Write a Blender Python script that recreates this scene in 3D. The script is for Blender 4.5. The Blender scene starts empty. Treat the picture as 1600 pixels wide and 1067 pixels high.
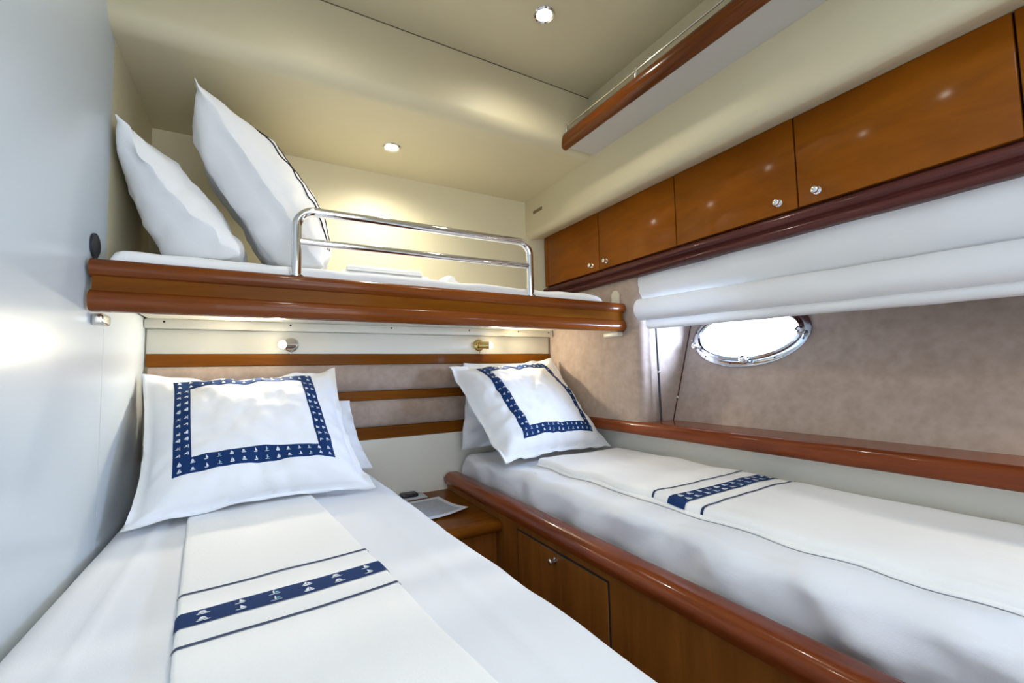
import bpy, bmesh, math, random
from mathutils import Vector, Matrix, noise

# ------------------------------------------------------------------ camera, sky, exposure
scene = bpy.context.scene
COL = scene.collection
random.seed(7)

cam_data = bpy.data.cameras.new('camera')
cam_data.sensor_width = 36.0
cam_data.lens = 36.0 * 689.4 / 1600.0
cam_data.clip_start = 0.02
cam = bpy.data.objects.new('camera', cam_data)
COL.objects.link(cam)
YAW, PITCH, ROLL = 0.52334, 0.06746, -0.02314
_r = Vector((math.cos(YAW), -math.sin(YAW), 0))
_f = Vector((math.sin(YAW) * math.cos(PITCH), math.cos(YAW) * math.cos(PITCH), math.sin(PITCH)))
_u = _r.cross(_f)
_r2 = _r * math.cos(ROLL) + _u * math.sin(ROLL)
_u2 = -_r * math.sin(ROLL) + _u * math.cos(ROLL)
cam.matrix_world = Matrix(((_r2.x, _u2.x, -_f.x, 0.0), (_r2.y, _u2.y, -_f.y, 0.0),
                           (_r2.z, _u2.z, -_f.z, 1.10), (0, 0, 0, 1)))
scene.camera = cam

vs = scene.view_settings
vs.view_transform = 'Standard'
vs.look = 'None'
vs.gamma = 1.0
vs.use_curve_mapping = False
vs.exposure = -0.08

world = bpy.data.worlds.new('world')
scene.world = world
world.use_nodes = True
wn, wl = world.node_tree.nodes, world.node_tree.links
wn.clear()
w_out = wn.new('ShaderNodeOutputWorld')
w_bg = wn.new('ShaderNodeBackground')
w_tc = wn.new('ShaderNodeTexCoord')
w_sep = wn.new('ShaderNodeSeparateXYZ')
w_map = wn.new('ShaderNodeMapRange')
w_map.inputs['From Min'].default_value = 0.0
w_map.inputs['From Max'].default_value = 0.8
w_map.inputs['To Min'].default_value = 0.40      # sky over the stern
w_map.inputs['To Max'].default_value = 7.0      # sunny side of the sky
w_bg.inputs['Color'].default_value = (0.72, 0.86, 1.0, 1)
wl.new(w_tc.outputs['Generated'], w_sep.inputs[0])
wl.new(w_sep.outputs['X'], w_map.inputs['Value'])
wl.new(w_map.outputs[0], w_bg.inputs['Strength'])
wl.new(w_bg.outputs[0], w_out.inputs[0])

# key dimensions (metres)
XL, XR, YB = -0.312, 1.25, 1.80
Z_CEIL, Z_LOW = 2.181, 1.928
Y_SOF = 1.305
Y_REAR = -1.0


def area_light(name, loc, rot, size, size_y, power, color):
    ld = bpy.data.lights.new(name, 'AREA')
    ld.shape = 'RECTANGLE'
    ld.size, ld.size_y, ld.energy, ld.color = size, size_y, power, color
    o = bpy.data.objects.new(name, ld)
    o.location, o.rotation_euler = loc, rot
    COL.objects.link(o)
    return o


# added fill from unseen openings behind the camera: rear doorway and ceiling hatch
area_light('rear_fill', (0.35, Y_REAR + 0.02, 1.15), (math.radians(88), 0, 0), 0.9, 1.5, 11.5, (1.0, 0.95, 0.92))
area_light('hatch_fill', (0.40, -0.35, Z_CEIL - 0.03), (0, 0, 0), 0.46, 0.46, 7.5, (0.50, 0.70, 1.0))
area_light('porthole_daylight', (1.80, 0.68, 1.26), (0, math.radians(86), math.radians(-40)), 0.40, 0.66, 130, (0.54, 0.68, 1.0))
area_light('porthole_daylight', (1.585, -0.45, 1.225), (0, math.radians(84), 0), 0.26, 0.44, 34, (0.42, 0.64, 1.0))  # extra fill light outside the added second porthole, out of view


# ------------------------------------------------------------------ materials
def new_mat(name):
    m = bpy.data.materials.new(name)
    m.use_nodes = True
    nt = m.node_tree
    return m, nt, nt.nodes['Principled BSDF']


def plain(name, col, rough=0.5, metal=0.0, coat=0.0, spec=0.5, noise_amt=0.0, noise_scale=8.0, bump=0.0, bump_scale=200.0):
    m, nt, b = new_mat(name)
    b.inputs['Base Color'].default_value = (*col, 1)
    b.inputs['Roughness'].default_value = rough
    b.inputs['Metallic'].default_value = metal
    b.inputs['Coat Weight'].default_value = coat
    b.inputs['Coat Roughness'].default_value = 0.06
    b.inputs['Specular IOR Level'].default_value = spec
    tc = nt.nodes.new('ShaderNodeTexCoord')
    if noise_amt > 0:
        n = nt.nodes.new('ShaderNodeTexNoise')
        n.inputs['Scale'].default_value = noise_scale
        n.inputs['Detail'].default_value = 6
        mx = nt.nodes.new('ShaderNodeMix')
        mx.data_type = 'RGBA'
        mx.inputs[6].default_value = (*[c * (1 - noise_amt) for c in col], 1)
        mx.inputs[7].default_value = (*[min(1, c * (1 + noise_amt)) for c in col], 1)
        nt.links.new(tc.outputs['Object'], n.inputs['Vector'])
        nt.links.new(n.outputs['Fac'], mx.inputs[0])
        nt.links.new(mx.outputs[2], b.inputs['Base Color'])
    if bump > 0:
        n2 = nt.nodes.new('ShaderNodeTexNoise')
        n2.inputs['Scale'].default_value = bump_scale
        n2.inputs['Detail'].default_value = 3
        bp = nt.nodes.new('ShaderNodeBump')
        bp.inputs['Strength'].default_value = bump
        bp.inputs['Distance'].default_value = 0.002
        nt.links.new(tc.outputs['Object'], n2.inputs['Vector'])
        nt.links.new(n2.outputs['Fac'], bp.inputs['Height'])
        nt.links.new(bp.outputs[0], b.inputs['Normal'])
    return m


def wood(name, dark, light, stretch=(14, 1.2, 14), rough=0.22, coat=0.7, spec=0.15, croug=0.05):
    m, nt, b = new_mat(name)
    tc = nt.nodes.new('ShaderNodeTexCoord')
    mp = nt.nodes.new('ShaderNodeMapping')
    mp.inputs['Scale'].default_value = stretch
    n1 = nt.nodes.new('ShaderNodeTexNoise')
    n1.inputs['Scale'].default_value = 2.2
    n1.inputs['Detail'].default_value = 8
    n1.inputs['Roughness'].default_value = 0.6
    n1.inputs['Distortion'].default_value = 0.5
    n2 = nt.nodes.new('ShaderNodeTexNoise')
    n2.inputs['Scale'].default_value = 1.7
    mul = nt.nodes.new('ShaderNodeMath')
    mul.operation = 'MULTIPLY_ADD'
    mul.inputs[1].default_value = 0.6
    rp = nt.nodes.new('ShaderNodeValToRGB')
    rp.color_ramp.elements[0].position = 0.36
    rp.color_ramp.elements[0].color = (*dark, 1)
    rp.color_ramp.elements[1].position = 0.68
    rp.color_ramp.elements[1].color = (*light, 1)
    sc = nt.nodes.new('ShaderNodeMath')
    sc.operation = 'MULTIPLY'
    sc.inputs[1].default_value = 0.4
    nt.links.new(tc.outputs['Object'], mp.inputs['Vector'])
    nt.links.new(mp.outputs[0], n1.inputs['Vector'])
    nt.links.new(tc.outputs['Object'], n2.inputs['Vector'])
    nt.links.new(n2.outputs['Fac'], sc.inputs[0])
    nt.links.new(n1.outputs['Fac'], mul.inputs[0])
    nt.links.new(sc.outputs[0], mul.inputs[2])
    nt.links.new(mul.outputs[0], rp.inputs[0])
    nt.links.new(rp.outputs[0], b.inputs['Base Color'])
    b.inputs['Roughness'].default_value = rough
    b.inputs['Coat Weight'].default_value = coat * .5
    b.inputs['Coat Roughness'].default_value = croug
    b.inputs['Specular IOR Level'].default_value = spec
    return m


def fabric(name, col, rough=0.85, weave=0.12, scale=420, trans=0.0, sheen=0.15):
    m, nt, b = new_mat(name)
    b.inputs['Base Color'].default_value = (*col, 1)
    b.inputs['Roughness'].default_value = rough
    b.inputs['Sheen Weight'].default_value = sheen
    b.inputs['Specular IOR Level'].default_value = 0.25
    tc = nt.nodes.new('ShaderNodeTexCoord')
    n = nt.nodes.new('ShaderNodeTexNoise')
    n.inputs['Scale'].default_value = scale
    n.inputs['Detail'].default_value = 2
    n3 = nt.nodes.new('ShaderNodeTexNoise')
    n3.inputs['Scale'].default_value = 14
    n3.inputs['Detail'].default_value = 4
    add = nt.nodes.new('ShaderNodeMath')
    add.operation = 'MULTIPLY_ADD'
    add.inputs[1].default_value = 3.0
    bp = nt.nodes.new('ShaderNodeBump')
    bp.inputs['Strength'].default_value = weave
    bp.inputs['Distance'].default_value = 0.003
    nt.links.new(tc.outputs['Object'], n.inputs['Vector'])
    nt.links.new(tc.outputs['Object'], n3.inputs['Vector'])
    nt.links.new(n3.outputs['Fac'], add.inputs[0])
    nt.links.new(n.outputs['Fac'], add.inputs[2])
    nt.links.new(add.outputs[0], bp.inputs['Height'])
    nt.links.new(bp.outputs[0], b.inputs['Normal'])
    if trans > 0:
        tr = nt.nodes.new('ShaderNodeBsdfTranslucent')
        tr.inputs[0].default_value = (*col, 1)
        mx = nt.nodes.new('ShaderNodeMixShader')
        mx.inputs[0].default_value = trans
        out = nt.nodes['Material Output']
        nt.links.new(b.outputs[0], mx.inputs[1])
        nt.links.new(tr.outputs[0], mx.inputs[2])
        nt.links.new(mx.outputs[0], out.inputs[0])
    return m


def emitter(name, col, strength):
    m, nt, b = new_mat(name)
    b.inputs['Base Color'].default_value = (1, 1, 1, 1)
    b.inputs['Emission Color'].default_value = (*col, 1)
    b.inputs['Emission Strength'].default_value = strength
    return m


def mottled(name, a, c, scale=9.0):
    m, nt, b = new_mat(name)
    tc = nt.nodes.new('ShaderNodeTexCoord')
    n = nt.nodes.new('ShaderNodeTexNoise')
    n.inputs['Scale'].default_value = scale
    n.inputs['Detail'].default_value = 9
    n.inputs['Roughness'].default_value = 0.62
    v = nt.nodes.new('ShaderNodeTexVoronoi')
    v.inputs['Scale'].default_value = scale * 2.2
    v.feature = 'SMOOTH_F1'
    ad = nt.nodes.new('ShaderNodeMath')
    ad.operation = 'MULTIPLY_ADD'
    ad.inputs[1].default_value = 0.25
    rp = nt.nodes.new('ShaderNodeValToRGB')
    rp.color_ramp.elements[0].position = 0.42
    rp.color_ramp.elements[0].color = (*a, 1)
    rp.color_ramp.elements[1].position = 0.75
    rp.color_ramp.elements[1].color = (*c, 1)
    nt.links.new(tc.outputs['Object'], n.inputs['Vector'])
    nt.links.new(tc.outputs['Object'], v.inputs['Vector'])
    nt.links.new(v.outputs['Distance'], ad.inputs[0])
    nt.links.new(n.outputs['Fac'], ad.inputs[2])
    nt.links.new(ad.outputs[0], rp.inputs[0])
    nt.links.new(rp.outputs[0], b.inputs['Base Color'])
    b.inputs['Roughness'].default_value = 0.9
    b.inputs['Sheen Weight'].default_value = 0.3
    b.inputs['Specular IOR Level'].default_value = 0.2
    return m


M = {}
M['cream'] = plain('cream_vinyl', (0.57, 0.505, 0.335), 0.5, noise_amt=0.02, bump=0.05, bump_scale=350)
M['cream_lower'] = plain('cream_panel', (0.76, 0.74, 0.65), 0.45, noise_amt=0.02)
M['white_wall'] = plain('white_lacquer', (0.55, 0.60, 0.63), 0.26, noise_amt=0.01, noise_scale=3)
M['band'] = plain('ivory_lacquer', (0.76, 0.73, 0.62), 0.3)
M['shelf_lining'] = plain('grey_lining', (0.50, 0.47, 0.43), 0.6)
M['vent'] = plain('dull_brass', (0.20, 0.16, 0.09), 0.4, metal=0.5)
M['seam'] = plain('seam_piping', (0.13, 0.10, 0.055), 0.7)
M['cream_lit'] = plain('cream_vinyl_lit', (0.69, 0.63, 0.44), 0.5, noise_amt=0.02, bump=0.05, bump_scale=350)  # lighter copy of the cream vinyl, light on back wall put into colour
M['suede'] = mottled('taupe_suede', (0.315, 0.238, 0.190), (0.385, 0.298, 0.245), 26.0)
M['wood_y'] = wood('cherry_wood_long', (0.085, 0.020, 0.002), (0.17, 0.044, 0.004), (16, 1.3, 16), coat=.4)
M['wood_x'] = wood('cherry_wood_cross', (0.125, 0.036, 0.003), (0.225, 0.073, 0.006), (1.3, 16, 16), coat=.04, spec=.06)
M['wood_door'] = wood('cherry_veneer', (0.165, 0.044, 0.001), (0.285, 0.083, 0.003), (6, 1.6, 6), rough=0.3, coat=0.4, spec=.08, croug=.11)
M['wood_panel'] = wood('cherry_veneer_upright', (0.17, 0.055, 0.009), (0.30, 0.105, 0.018), (10, 10, 1.0), rough=0.3, coat=0.4)
M['wood_red'] = wood('mahogany_rail', (0.12, 0.024, 0.006), (0.25, 0.057, 0.012), (16, 1.3, 16), coat=.45)
M['wood_red_x'] = wood('mahogany_rail_cross', (0.115, 0.027, 0.004), (0.225, 0.060, 0.009), (1.3, 16, 16), coat=.4)
M['wood_plum'] = wood('plum_stained_rail', (0.055, 0.014, 0.012), (0.11, 0.030, 0.024), (16, 1.3, 16), coat=.5)
M['gap'] = plain('dark_gap', (0.012, 0.008, 0.006), 0.8)
M['chrome'] = plain('chrome', (0.82, 0.82, 0.84), 0.08, metal=1.0)
M['steel'] = plain('polished_steel', (0.72, 0.76, 0.82), 0.14, metal=1.0)
M['brass'] = plain('polished_brass', (0.72, 0.55, 0.22), 0.12, metal=1.0)
M['nickel'] = plain('satin_nickel', (0.72, 0.70, 0.64), 0.2, metal=1.0)
M['linen'] = fabric('white_linen', (0.83, 0.84, 0.86))
M['sheet'] = fabric('white_sheet', (0.76, 0.78, 0.82), weave=0.08)
M['runner'] = fabric('ivory_runner', (0.85, 0.85, 0.84), weave=0.15, scale=300)
M['navy'] = fabric('navy_cotton', (0.004, 0.028, 0.115), weave=0.05, sheen=0.0)
M['print'] = fabric('white_print', (0.74, 0.80, 0.84), weave=0.02)
M['print_teal'] = fabric('teal_print', (0.12, 0.50, 0.52), weave=0.02)
M['blue_line'] = fabric('navy_piping', (0.012, 0.028, 0.09), weave=0.02)
M['black_line'] = fabric('black_piping', (0.012, 0.012, 0.018), weave=0.02)
M['blind'] = fabric('white_blind_cloth', (0.80, 0.80, 0.80), weave=0.1, trans=0.22)
M['plastic'] = plain('ivory_plastic', (0.62, 0.58, 0.48), 0.35)
M['dark_metal'] = plain('dark_metal', (0.035, 0.035, 0.04), 0.35, metal=0.6)
M['black'] = plain('black_plastic', (0.010, 0.011, 0.014), 0.35)
M['paper'] = plain('white_paper', (0.72, 0.73, 0.76), 0.6)
M['paper_grey'] = plain('grey_print', (0.40, 0.43, 0.47), 0.6, noise_amt=0.25, noise_scale=60)
M['clear'] = plain('frosted_acrylic', (0.55, 0.57, 0.60), 0.2)
M['floor'] = wood('teak_floor', (0.10, 0.05, 0.02), (0.2, 0.1, 0.05), (14, 1, 14), rough=0.4, coat=0.1)
M['bulb'] = emitter('lit_bulb', (1.0, 0.90, 0.70), 30)
M['downlight'] = emitter('lit_downlight', (1.0, 0.94, 0.82), 22)


def make_glass():
    m, nt, b = new_mat('porthole_glass')
    nt.nodes.remove(b)
    out = nt.nodes['Material Output']
    t = nt.nodes.new('ShaderNodeBsdfTransparent')
    t.inputs[0].default_value = (0.96, 0.98, 0.98, 1)
    g = nt.nodes.new('ShaderNodeBsdfGlossy')
    g.inputs['Roughness'].default_value = 0.03
    mx = nt.nodes.new('ShaderNodeMixShader')
    mx.inputs[0].default_value = 0.05
    nt.links.new(t.outputs[0], mx.inputs[1])
    nt.links.new(g.outputs[0], mx.inputs[2])
    nt.links.new(mx.outputs[0], out.inputs[0])
    return m


M['glass'] = make_glass()

# ------------------------------------------------------------------ object helpers
OFF = {}


def thing(name, label, cat, loc=(0, 0, 0), group=None):
    o = bpy.data.objects.new(name, None)
    o.empty_display_size = 0.05
    COL.objects.link(o)
    o.location = loc
    o['label'] = label
    o['category'] = cat
    if group:
        o['group'] = group
    OFF[o.name] = Vector(loc)
    return o


def tag(o, label, cat, group=None):
    o['label'] = label
    o['category'] = cat
    if group:
        o['group'] = group
    return o


def obj(name, bm, mats, parent=None, smooth=True, origin=None, angle=40):
    """link a bmesh (in world coordinates) as ONE mesh object"""
    off = Vector((0, 0, 0))
    if parent is not None:
        off = OFF[parent.name]
    elif origin is not None:
        off = Vector(origin)
    bmesh.ops.recalc_face_normals(bm, faces=bm.faces[:])
    if off.length:
        bmesh.ops.translate(bm, verts=bm.verts[:], vec=-off)
    me = bpy.data.meshes.new(name)
    bm.to_mesh(me)
    bm.free()
    if not isinstance(mats, (list, tuple)):
        mats = [mats]
    for m in mats:
        me.materials.append(m)
    o = bpy.data.objects.new(name, me)
    COL.objects.link(o)
    if parent is not None:
        o.parent = parent
    elif origin is not None:
        o.location = origin
    OFF[o.name] = off
    if smooth:
        me.polygons.foreach_set('use_smooth', [True] * len(me.polygons))
        try:
            me.set_sharp_from_angle(angle=math.radians(angle))
        except Exception:
            pass
    return o


def struct(o):
    o['kind'] = 'structure'
    return o


def B():
    return bmesh.new()


def add_box(bm, x0, x1, y0, y1, z0, z1, bevel=0.0, seg=2, mi=0):
    t = bmesh.new()
    bmesh.ops.create_cube(t, size=1.0)
    for v in t.verts:
        v.co = Vector((x0 + (v.co.x + .5) * (x1 - x0), y0 + (v.co.y + .5) * (y1 - y0), z0 + (v.co.z + .5) * (z1 - z0)))
    if bevel > 0:
        bmesh.ops.bevel(t, geom=t.edges[:], offset=bevel, segments=seg, affect='EDGES', profile=0.5)
    merge(bm, t, mi)
    return bm


def merge(bm, t, mi=0, mat=None):
    vm = {}
    for v in t.verts:
        vm[v] = bm.verts.new(mat @ v.co if mat else v.co)
    for f in t.faces:
        try:
            nf = bm.faces.new([vm[v] for v in f.verts])
            nf.material_index = mi
        except ValueError:
            pass
    t.free()


def box(*a, **k):
    return add_box(B(), *a, **k)


def add_quad(bm, pts, mi=0):
    f = bm.faces.new([bm.verts.new(p) for p in pts])
    f.material_index = mi
    return f


def sweep(bm, prof, frames, closed=True, cap=True, mi=0):
    """prof: list of (a,b); frames: function list  f(a,b)->Vector, one per station"""
    rings = [[bm.verts.new(f(a, b)) for a, b in prof] for f in frames]
    n = len(prof)
    for i in range(len(rings) - 1):
        for j in range(n if closed else n - 1):
            k = (j + 1) % n
            fc = bm.faces.new([rings[i][j], rings[i][k], rings[i + 1][k], rings[i + 1][j]])
            fc.material_index = mi
    if cap and closed:
        for r in (rings[0], rings[-1]):
            fc = bm.faces.new(r)
            fc.material_index = mi
    return bm


def along_y(prof, y0, y1, n=2, bm=None, closed=True, mi=0):
    """prof of (x,z) extruded along y"""
    bm = bm or B()
    fr = []
    for i in range(n):
        y = y0 + (y1 - y0) * i / (n - 1)
        fr.append(lambda a, b, y=y: Vector((a, y, b)))
    return sweep(bm, prof, fr, closed=closed, mi=mi)


def along_x(prof, x0, x1, yshift=(0, 0), bm=None, closed=True, n=2, mi=0):
    """prof of (y,z) extruded along x"""
    bm = bm or B()
    fr = []
    for i in range(n):
        t = i / (n - 1)
        x = x0 + (x1 - x0) * t
        s = yshift[0] + (yshift[1] - yshift[0]) * t
        fr.append(lambda a, b, x=x, s=s: Vector((x, a + s, b)))
    return sweep(bm, prof, fr, closed=closed, mi=mi)


def arc(cx, cy, r, a0, a1, n=8, ry=None):
    ry = r if ry is None else ry
    return [(cx + r * math.cos(math.radians(a0 + (a1 - a0) * i / n)), cy + ry * math.sin(math.radians(a0 + (a1 - a0) * i / n))) for i in range(n + 1)]


def tube(bm, pts, r, n=12, mi=0, cap=True):
    pts = [Vector(p) for p in pts]
    rings = []
    up = None
    for i, p in enumerate(pts):
        d = (pts[min(i + 1, len(pts) - 1)] - pts[max(i - 1, 0)]).normalized()
        if up is None:
            up = Vector((0, 0, 1)) if abs(d.z) < .9 else Vector((1, 0, 0))
        s = d.cross(up).normalized()
        up = s.cross(d).normalized()
        rr = r[i] if isinstance(r, (list, tuple)) else r
        rings.append([bm.verts.new(p + (s * math.cos(2 * math.pi * k / n) + up * math.sin(2 * math.pi * k / n)) * rr) for k in range(n)])
    for a, b in zip(rings, rings[1:]):
        for k in range(n):
            f = bm.faces.new([a[k], a[(k + 1) % n], b[(k + 1) % n], b[k]])
            f.material_index = mi
    if cap:
        bm.faces.new(rings[0]).material_index = mi
        bm.faces.new(rings[-1]).material_index = mi
    return bm


def lathe(bm, prof, center, axis, n=24, mi=0):
    """prof: list of (radius, height along axis)"""
    c = Vector(center)
    ax = Vector(axis).normalized()
    s = ax.cross(Vector((0, 0, 1)) if abs(ax.z) < .9 else Vector((1, 0, 0))).normalized()
    t = ax.cross(s)
    rings = []
    for r, h in prof:
        if r < 1e-6:
            rings.append([bm.verts.new(c + ax * h)])
        else:
            rings.append([bm.verts.new(c + ax * h + (s * math.cos(2 * math.pi * k / n) + t * math.sin(2 * math.pi * k / n)) * r) for k in range(n)])
    for a, b in zip(rings, rings[1:]):
        for k in range(n):
            k2 = (k + 1) % n
            if len(a) == 1 and len(b) == 1:
                continue
            if len(a) == 1:
                vsx = [a[0], b[k2], b[k]]
            elif len(b) == 1:
                vsx = [a[k], a[k2], b[0]]
            else:
                vsx = [a[k], a[k2], b[k2], b[k]]
            bm.faces.new(vsx).material_index = mi
    return bm


def ball(bm, c, r, n=12, mi=0, sz=1.0):
    prof = [(r * math.sin(math.pi * i / n), -r * sz * math.cos(math.pi * i / n)) for i in range(n + 1)]
    return lathe(bm, prof, c, (0, 0, 1), n * 2, mi)


def fbm(p, o=4):
    return noise.fractal(Vector(p), 0.9, 2.0, o)


def screw(bm, c, axis, r=0.004, mi=0):
    return lathe(bm, [(r, 0), (r, 0.001), (r * .6, 0.0022), (0, 0.0024)], c, axis, 10, mi)


# ------------------------------------------------------------------ room shell
struct(obj('floor', box(XL - .05, 1.7, Y_REAR, YB + .1, -0.05, 0.0), M['floor'], smooth=False))

# ceiling: main panel, rounded step and the lower panel over the bunk, in one continuous lining
prof = [(Y_REAR, Z_CEIL), (Y_SOF, Z_CEIL), (Y_SOF - .004, Z_CEIL - .05)]
prof += arc(Y_SOF + 0.03, Z_LOW + 0.052, 0.05, 180, 270, 8)
prof += [(YB + .06, Z_LOW), (YB + .06, Z_CEIL + .06), (Y_REAR, Z_CEIL + .06)]
struct(obj('ceiling', along_x(prof, XL - .05, 1.20), M['cream'], angle=50))
# shadow-gap piping between ceiling and step
struct(obj('trim_1', tube(B(), [(XL, Y_SOF - .001, Z_CEIL - .001), (1.13, Y_SOF - .001, Z_CEIL - .001)], 0.0016, 8), M['seam']))

# left wall: glossy near panel, seam, cream far panel
bm = box(XL - .06, XL, Y_REAR, 1.357, 0, Z_CEIL + .05, mi=0)
add_box(bm, XL - .06, XL, 1.3595, YB + .1, 0, 1.30, mi=0)
add_box(bm, XL - .06, XL - .0005, 1.3595, YB + .1, 1.30, Z_LOW + .02, mi=1)
add_box(bm, XL - .06, XL - .003, 1.356, 1.3605, 0, Z_CEIL, mi=2)
struct(obj('wall_left', bm, [M['white_wall'], M['cream'], M['plastic']], smooth=False))

# back wall
struct(obj('wall_back', box(XL - .05, 1.7, YB, YB + .08, 0, Z_LOW + .01), M['cream_lit'], smooth=False))
# ivory lower panel behind nightstand and beds
struct(obj('trim_2', box(XL, XR, YB - .012, YB, 0.40, 0.846, bevel=.002), M['cream_lower'], smooth=False))
# ivory band carrying the reading lamps
struct(obj('trim_3', box(XL + .004, 1.236, YB - .012, YB, 1.181, 1.262, bevel=.003), M['band']))

# unseen rear wall, with an opening added to let light in
bm = box(XL - .05, -0.15, Y_REAR - .05, Y_REAR, 0, Z_CEIL)
add_box(bm, 0.85, 1.75, Y_REAR - .05, Y_REAR, 0, Z_CEIL)
add_box(bm, -0.15, 0.85, Y_REAR - .05, Y_REAR, 1.95, Z_CEIL)
struct(obj('wall_rear', bm, M['cream'], smooth=False))

# --- right side
HW0, HTILT = 1.40, 0.32


def hull(y, z, d=0.0):
    return Vector((HW0 + HTILT * (z - 0.897) - d, y, z))


def seam_y(z):
    return 1.188 - 0.02 * (z - 0.897)


PC = (0.938, 1.213)     # porthole centre (y, z) on the hull lining
PA, PBX = 0.203, 0.102


def hole_panel(y0, y1, z0, z1, ell, ystart=None):
    """hull lining strip with an elliptical opening"""
    bm = B()
    N = 64
    cy, cz, a, b = ell
    inner, outer, back = [], [], []
    for k in range(N):
        t = 2 * math.pi * k / N
        c, s = math.cos(t), math.sin(t)
        iy, iz = cy + a * c, cz + b * s
        # ray to the rectangle
        best = 1e9
        if c > 1e-9: best = min(best, (y1 - cy) / c)
        if c < -1e-9: best = min(best, (y0 - cy) / c)
        if s > 1e-9: best = min(best, (z1 - cz) / s)
        if s < -1e-9: best = min(best, (z0 - cz) / s)
        oy, oz = cy + best * c, cz + best * s
        inner.append(bm.verts.new(hull(iy, iz)))
        outer.append(bm.verts.new(hull(oy, oz)))
        back.append(bm.verts.new(hull(iy, iz, -0.02)))
    for k in range(N):
        j = (k + 1) % N
        bm.faces.new([inner[k], inner[j], outer[j], outer[k]])
        bm.faces.new([inner[k], back[k], back[j], inner[j]])
    for (yy, zz) in ((y0, z0), (y0, z1), (y1, z0), (y1, z1)):
        p = hull(yy, zz)
        vc = bm.verts.new(p)
        ang = math.atan2(zz - cz, yy - cy) % (2 * math.pi)
        k = int(ang / (2 * math.pi) * N) % N
        bm.faces.new([outer[k], outer[(k + 1) % N], vc])
    return bm


bm = hole_panel(0.3, 1.26, 0.86, 1.56, (PC[0], PC[1], PA, PBX))
t = hole_panel(-0.75, 0.3, 0.86, 1.56, (-0.45, PC[1], PA, PBX))
merge(bm, t)
add_quad(bm, [hull(-0.75, .86), hull(Y_REAR, .86), hull(Y_REAR, 1.56), hull(-0.75, 1.56)])
lining = obj('wall_right', bm, M['suede'], smooth=True, angle=20)
struct(lining)
# thick outer skin of the hull so no light leaks past the lining
# suede pillar beside the pillow and the recess cheek
bm = B()
zs = [0.86 + (1.50 - 0.86) * i / 10 for i in range(11)]
rows = []
for z in zs:
    row = [Vector((XR, YB + .02, z)), Vector((XR, 1.5, z)), Vector((XR, 1.235, z))]
    for i in range(1, 9):
        a = math.radians(90 * i / 8)
        row.append(Vector((XR + .03 - .03 * math.cos(a), 1.235 - .035 * math.sin(a), z)))
    e = hull(seam_y(z), z)
    s = row[-1]
    for i in (1, 2, 3):
        row.append(s + (e - s) * i / 3)
    rows.append([bm.verts.new(p) for p in row])
for a, b in zip(rows, rows[1:]):
    for k in range(len(a) - 1):
        bm.faces.new([a[k], a[k + 1], b[k + 1], b[k]])
struct(obj('wall_pillar', bm, M['suede'], angle=60))
bpy.data.objects['wall_pillar'].name = 'wall_side'
side = bpy.data.objects['wall_side']
# dark seam along cheek / lining joint
struct(obj('trim_4', tube(B(), [hull(seam_y(z) - .002, z, .002) for z in (0.897, 1.05, 1.2, 1.45)], 0.0022, 6), M['wood_plum']))

# cream panel under the sill
struct(obj('wall_lower', box(1.31, 1.36, Y_REAR, YB, 0.0, 0.875), M['cream_lower'], smooth=False))
# sill shelf with rounded nose
sp = [(1.46, 0.897), (1.258, 0.899)] + arc(1.258, 0.877, 0.020, 90, 180, 6, .022) + arc(1.252, 0.866, 0.014, 180, 270, 5, .016) + [(1.30, 0.850), (1.46, 0.850)]
struct(obj('trim_5', along_y(sp, Y_REAR, YB - .012), M['wood_red'], angle=50))

# upper right lining with its rolled lower edge
up = [(1.13, Z_CEIL), (1.13, 1.80)] + arc(1.165, 1.778, 0.035, 180, 262, 8, .036) + [(1.20, 1.752), (1.262, 1.766), (1.40, 1.77), (1.40, Z_CEIL)]
struct(obj('wall_upper', along_y(up, Y_REAR, YB + .02), M['cream'], angle=50))
bpy.data.objects['wall_upper'].name = 'wall_right_upper'
bpy.data.objects['wall_side'].name = 'wall_right_pillar'
bpy.data.objects['wall_lower'].name = 'wall_right_lower'

# outer shell that closes the hull behind the lining, with the two portholes left open
bm = B()
for (y0, y1) in ((-1.05, -0.71), (-0.19, 0.20), (1.24, 1.9)):
    add_box(bm, 1.66, 1.70, y0, y1, 0.0, 2.25)
for (y0, y1) in ((-0.71, -0.19), (0.20, 1.24)):
    add_box(bm, 1.66, 1.70, y0, y1, 0.0, 1.0)
    add_box(bm, 1.66, 1.70, y0, y1, 1.5, 2.25)
struct(obj('wall_hull', bm, M['cream_lower'], smooth=False))

# ------------------------------------------------------------------ portholes


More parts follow.
